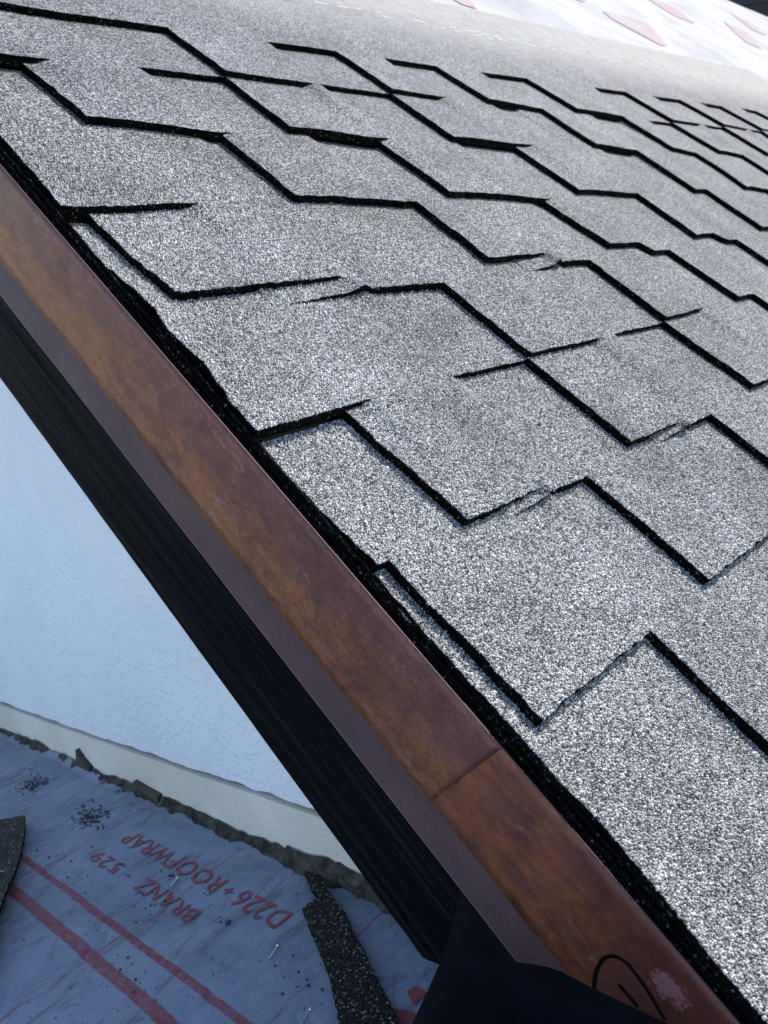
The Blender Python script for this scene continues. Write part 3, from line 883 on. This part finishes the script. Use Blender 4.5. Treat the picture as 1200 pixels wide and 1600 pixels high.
# ------------------------------------------------------------------ shingle offcuts on the membrane
def offcut(label, outline, tilt, thick=0.010, teal=None, mat=None):
    # outline: (u, h) list; tilt: function (u, h) -> extra lift
    P = []
    for (a, b) in zip(outline, outline[1:] + outline[:1]):
        n = max(2, int(math.hypot(b[0] - a[0], b[1] - a[1]) / 0.012))
        for k in range(n):
            t = k / n; P.append((a[0] + (b[0] - a[0]) * t + 0.004 * fnoise(len(P) * 0.9, 1, 121, 2), a[1] + (b[1] - a[1]) * t + 0.004 * fnoise(len(P) * 0.9, 5, 123, 2)))
    bm = bmesh.new()
    top = [bm.verts.new((u, h, 0)) for u, h in P]
    bm.faces.new(top); bmesh.ops.triangulate(bm, faces=bm.faces[:])
    bm.verts.index_update()
    tf = [tuple(x.index for x in f.verts) for f in bm.faces]; bm.free()
    n = len(P)
    verts = [HW(u, h, memb_z(h) + 0.008 + thick + tilt(u, h)) for u, h in P] + [HW(u + 0.001, h, memb_z(h) + 0.008 + tilt(u, h)) for u, h in P]
    # face orientation
    area = sum(P[i][0] * P[(i + 1) % n][1] - P[(i + 1) % n][0] * P[i][1] for i in range(n))
    faces = list(tf); mi = [0] * len(tf)
    faces += [tuple(x + n for x in reversed(f)) for f in tf]; mi += [1] * len(tf)
    for i in range(n):
        j = (i + 1) % n
        faces.append((i, n + i, n + j, j)); mi.append(1)
    o = mesh_obj('shingle_offcut', verts, faces, [M_granule_dark, M_bitumen], None, mi)
    bm = bmesh.new(); bm.from_mesh(o.data); bmesh.ops.recalc_face_normals(bm, faces=bm.faces[:]); bm.to_mesh(o.data); bm.free()
    tag(o, label, 'shingle offcut', 'shingle offcuts on the membrane')
    return o
offcut('long notched dark shingle offcut lying beside the barge board', [(0.975, 1.190), (0.955, 1.176), (0.905, 1.075), (0.862, 1.076), (0.842, 1.040), (0.748, 0.857), (0.685, 0.765), (0.60, 0.62), (0.67, 0.53), (0.751, 0.671), (0.857, 0.881), (0.9, 0.967), (0.941, 1.074), (0.979, 1.160)],
       lambda u, h: 0.006 + 0.015 * smooth01((0.78 - u) / 0.2))
lo = offcut('dark pointed shingle offcut with teal chalk marks at the left edge', [(0.48, 2.62), (0.60, 2.46), (0.685, 2.36), (0.645, 2.25), (0.56, 2.07), (0.46, 1.90), (0.36, 1.72), (0.24, 1.55), (0.06, 1.75), (0.18, 2.3)],
       lambda u, h: 0.016 + 0.035 * smooth01((0.62 - u) / 0.3), thick=0.012)
for (u, h, L) in ((0.50, 2.03, 0.055), (0.455, 1.945, 0.06), (0.435, 1.905, 0.035)):
    def tz(uu, hh): return memb_z(hh) + 0.008 + 0.0135 + 0.016 + 0.035 * smooth01((0.62 - uu) / 0.3)
    du, dh = -L * 0.75, L * 0.5
    pp = [(u, h), (u + du, h + dh), (u + du + 0.003, h + dh + 0.008), (u + 0.003, h + 0.008)]
    mesh_obj('chalk_mark', [HW(a, b, tz(a, b) + 0.001) for a, b in pp], [(0, 1, 2, 3)], M_teal, lo)

# ------------------------------------------------------------------ small things on the membrane
ICO = [(0, 0, 1), (0.9, 0, 0.3), (0.25, 0.85, 0.2), (-0.75, 0.5, 0.35), (-0.7, -0.55, 0.15), (0.3, -0.9, 0.3), (0, 0, -0.6)]
ICF = [(0, 1, 2), (0, 2, 3), (0, 3, 4), (0, 4, 5), (0, 5, 1), (6, 2, 1), (6, 3, 2), (6, 4, 3), (6, 5, 4), (6, 1, 5)]
def crumb(V, F, u, h, r):
    b = len(V); p = memb_pt(u, h); a = random.uniform(0, 6.28); ca, sa = math.cos(a), math.sin(a); st = random.uniform(0.5, 1.0)
    for x, y, z in ICO:
        x *= random.uniform(0.7, 1.3); y *= random.uniform(0.6, 1.2) * st
        V.append((p[0] + r * (x * ca - y * sa), p[1] + r * (x * sa + y * ca), p[2] + r * 0.45 + r * 0.7 * z))
    F += [tuple(i + b for i in f) for f in ICF]
V, F = [], []
for cu_, ch, su, sh, n in ((0.828, 2.64, 0.024, 0.035, 300), (0.815, 2.13, 0.022, 0.040, 320), (0.84, 2.22, 0.035, 0.05, 90), (0.86, 2.72, 0.05, 0.08, 70),
                           (0.64, 1.90, 0.06, 0.10, 40), (0.66, 1.52, 0.05, 0.05, 22), (0.80, 1.52, 0.015, 0.10, 40), (0.75, 1.24, 0.008, 0.01, 22), (0.72, 0.93, 0.03, 0.05, 22), (0.52, 1.25, 0.03, 0.05, 14)):
    for _ in range(n):
        crumb(V, F, min(0.96, random.gauss(cu_, su)), random.gauss(ch, sh), random.choice((0.0005, 0.0007, 0.0009, 0.0013, 0.0018)) * random.uniform(0.7, 1.3))
for _ in range(800):
    crumb(V, F, random.uniform(0.3, 0.97), random.uniform(0.6, 3.2), random.choice((0.0004, 0.0005, 0.0007, 0.001)))
so = mesh_obj('soil_crumbs', V, F, M_soil)
tag(so, 'scattered dark soil crumbs and loose granules on the membrane', 'debris', kind='stuff')

def nail(label, u, h, ang, L):
    V, F = [], []; r = 0.0007; p = memb_pt(u, h, 0.004)
    d = Vector((math.cos(ang), math.sin(ang), -0.345 * math.sin(ang))).normalized(); s = d.cross(Vector((0, 0, 1))).normalized(); t = s.cross(d)
    c = Vector(p); K = 6
    for q, rr in ((0, r), (L * 0.88, r), (L * 0.9, r * 2.2), (L * 0.94, r * 2.2), (L, 0.0001)):
        for k in range(K):
            a = 2 * math.pi * k / K; V.append(tuple(c + d * q + s * math.cos(a) * rr + t * math.sin(a) * rr))
    for i in range(4):
        for k in range(K): F.append((i * K + k, i * K + (k + 1) % K, (i + 1) * K + (k + 1) % K, (i + 1) * K + k))
    F.append(tuple(range(K))[::-1])
    o = mesh_obj('nail', V, F, M_steel); tag(o, label, 'nail', 'loose nails on the membrane')
nail('small silver nail lying beside the notched shingle offcut', 0.725, 1.035, 0.35, 0.016)
nail('silver nail at the bottom edge near the notched offcut', 0.645, 0.835, 0.3, 0.017)
nail('thin silver nail lying on the red lettering', 0.757, 1.505, 0.5, 0.013)

def leaf(label, u, h, ang, L, m):
    V = []; ca, sa = math.cos(ang), math.sin(ang)
    pr = [(0, 0), (0.25, 0.22), (0.55, 0.27), (0.8, 0.15), (1, 0), (0.8, -0.16), (0.5, -0.24), (0.2, -0.18)]
    for x, y in pr:
        x *= L; y *= L; p = memb_pt(u + (x * ca - y * sa) / S, h + (x * sa + y * ca) / S, 0.004)
        V.append((p[0], p[1], p[2] + 0.0012 * math.sin(x / L * 3.1)))
    pm = memb_pt(u + L * 0.5 * ca / S, h + L * 0.5 * sa / S, 0.003); V.append((pm[0], pm[1], pm[2] + 0.0018))
    o = mesh_obj('leaf', V, [(i, (i + 1) % 8, 8) for i in range(8)], m); tag(o, label, 'leaf', 'leaf scraps on the membrane')
leaf('tiny rust brown leaf scrap near the mortar', 0.962, 2.36, -1.1, 0.011, M_leaf)
leaf('tiny olive leaf scrap near the mortar', 0.945, 2.215, -0.6, 0.011, M_leaf2)

def chip(label, pts, thick):   # pts: (h, z) outline against the wall
    n = len(pts); V = [HW(0.978, h, z) for h, z in pts] + [HW(0.978 + thick, h + 0.004, z) for h, z in pts]
    F = [tuple(range(n))[::-1], tuple(range(n, 2 * n))] + [(i, (i + 1) % n, n + (i + 1) % n, n + i) for i in range(n)]
    o = mesh_obj('wood_chip', V, F, M_wood)
    tag(o, label, 'wood chip', 'wood chips at the foot of the wall')
chip('pointed wood chip standing in the mortar, farthest from the barge board', [(2.60, -2.17), (2.47, -2.12), (2.475, -2.075), (2.53, -2.065), (2.575, -2.045)], 0.03)
chip('flat square ended wood chip in the middle of the mortar line', [(2.18, -2.02), (1.96, -1.94), (1.955, -1.885), (2.05, -1.91), (2.12, -1.925)], 0.035)
chip('wide wood chip tucked in the mortar next to the barge board', [(1.17, -1.67), (0.98, -1.60), (0.985, -1.55), (1.085, -1.56), (1.11, -1.58)], 0.03)

# ------------------------------------------------------------------ dark neighbouring house beyond the ridge
nb = empty('neighbouring_house', (14.0, 3.0, 0.3))
tag(nb, 'dark clad neighbouring house beyond the far ridge corner', 'house')
def boxo(name, x0, x1, y0, y1, z0, z1, m):
    V = [(x, y, z) for z in (z0, z1) for x, y in ((x0, y0), (x1, y0), (x1, y1), (x0, y1))]
    return adopt(mesh_obj(name, V, box_faces(), m), nb)
boxo('wall', 13.0, 21.0, 2.0, 13.0, 0.3, 9.0, M_board)
z = 0.32
while z < 8.8:
    boxo('cladding_board', 12.95, 12.998, 1.95, 13.05, z, z + 0.19, M_board); z += 0.2
V = [(12.6, 1.6, 9.0), (21.4, 1.6, 9.0), (21.4, 13.4, 9.0), (12.6, 13.4, 9.0), (17, 2, 11.0), (17, 13, 11.0)]
adopt(mesh_obj('roof', V, [(0, 4, 5, 3), (1, 2, 5, 4), (0, 1, 4), (2, 3, 5), (3, 2, 1, 0)], M_board), nb)
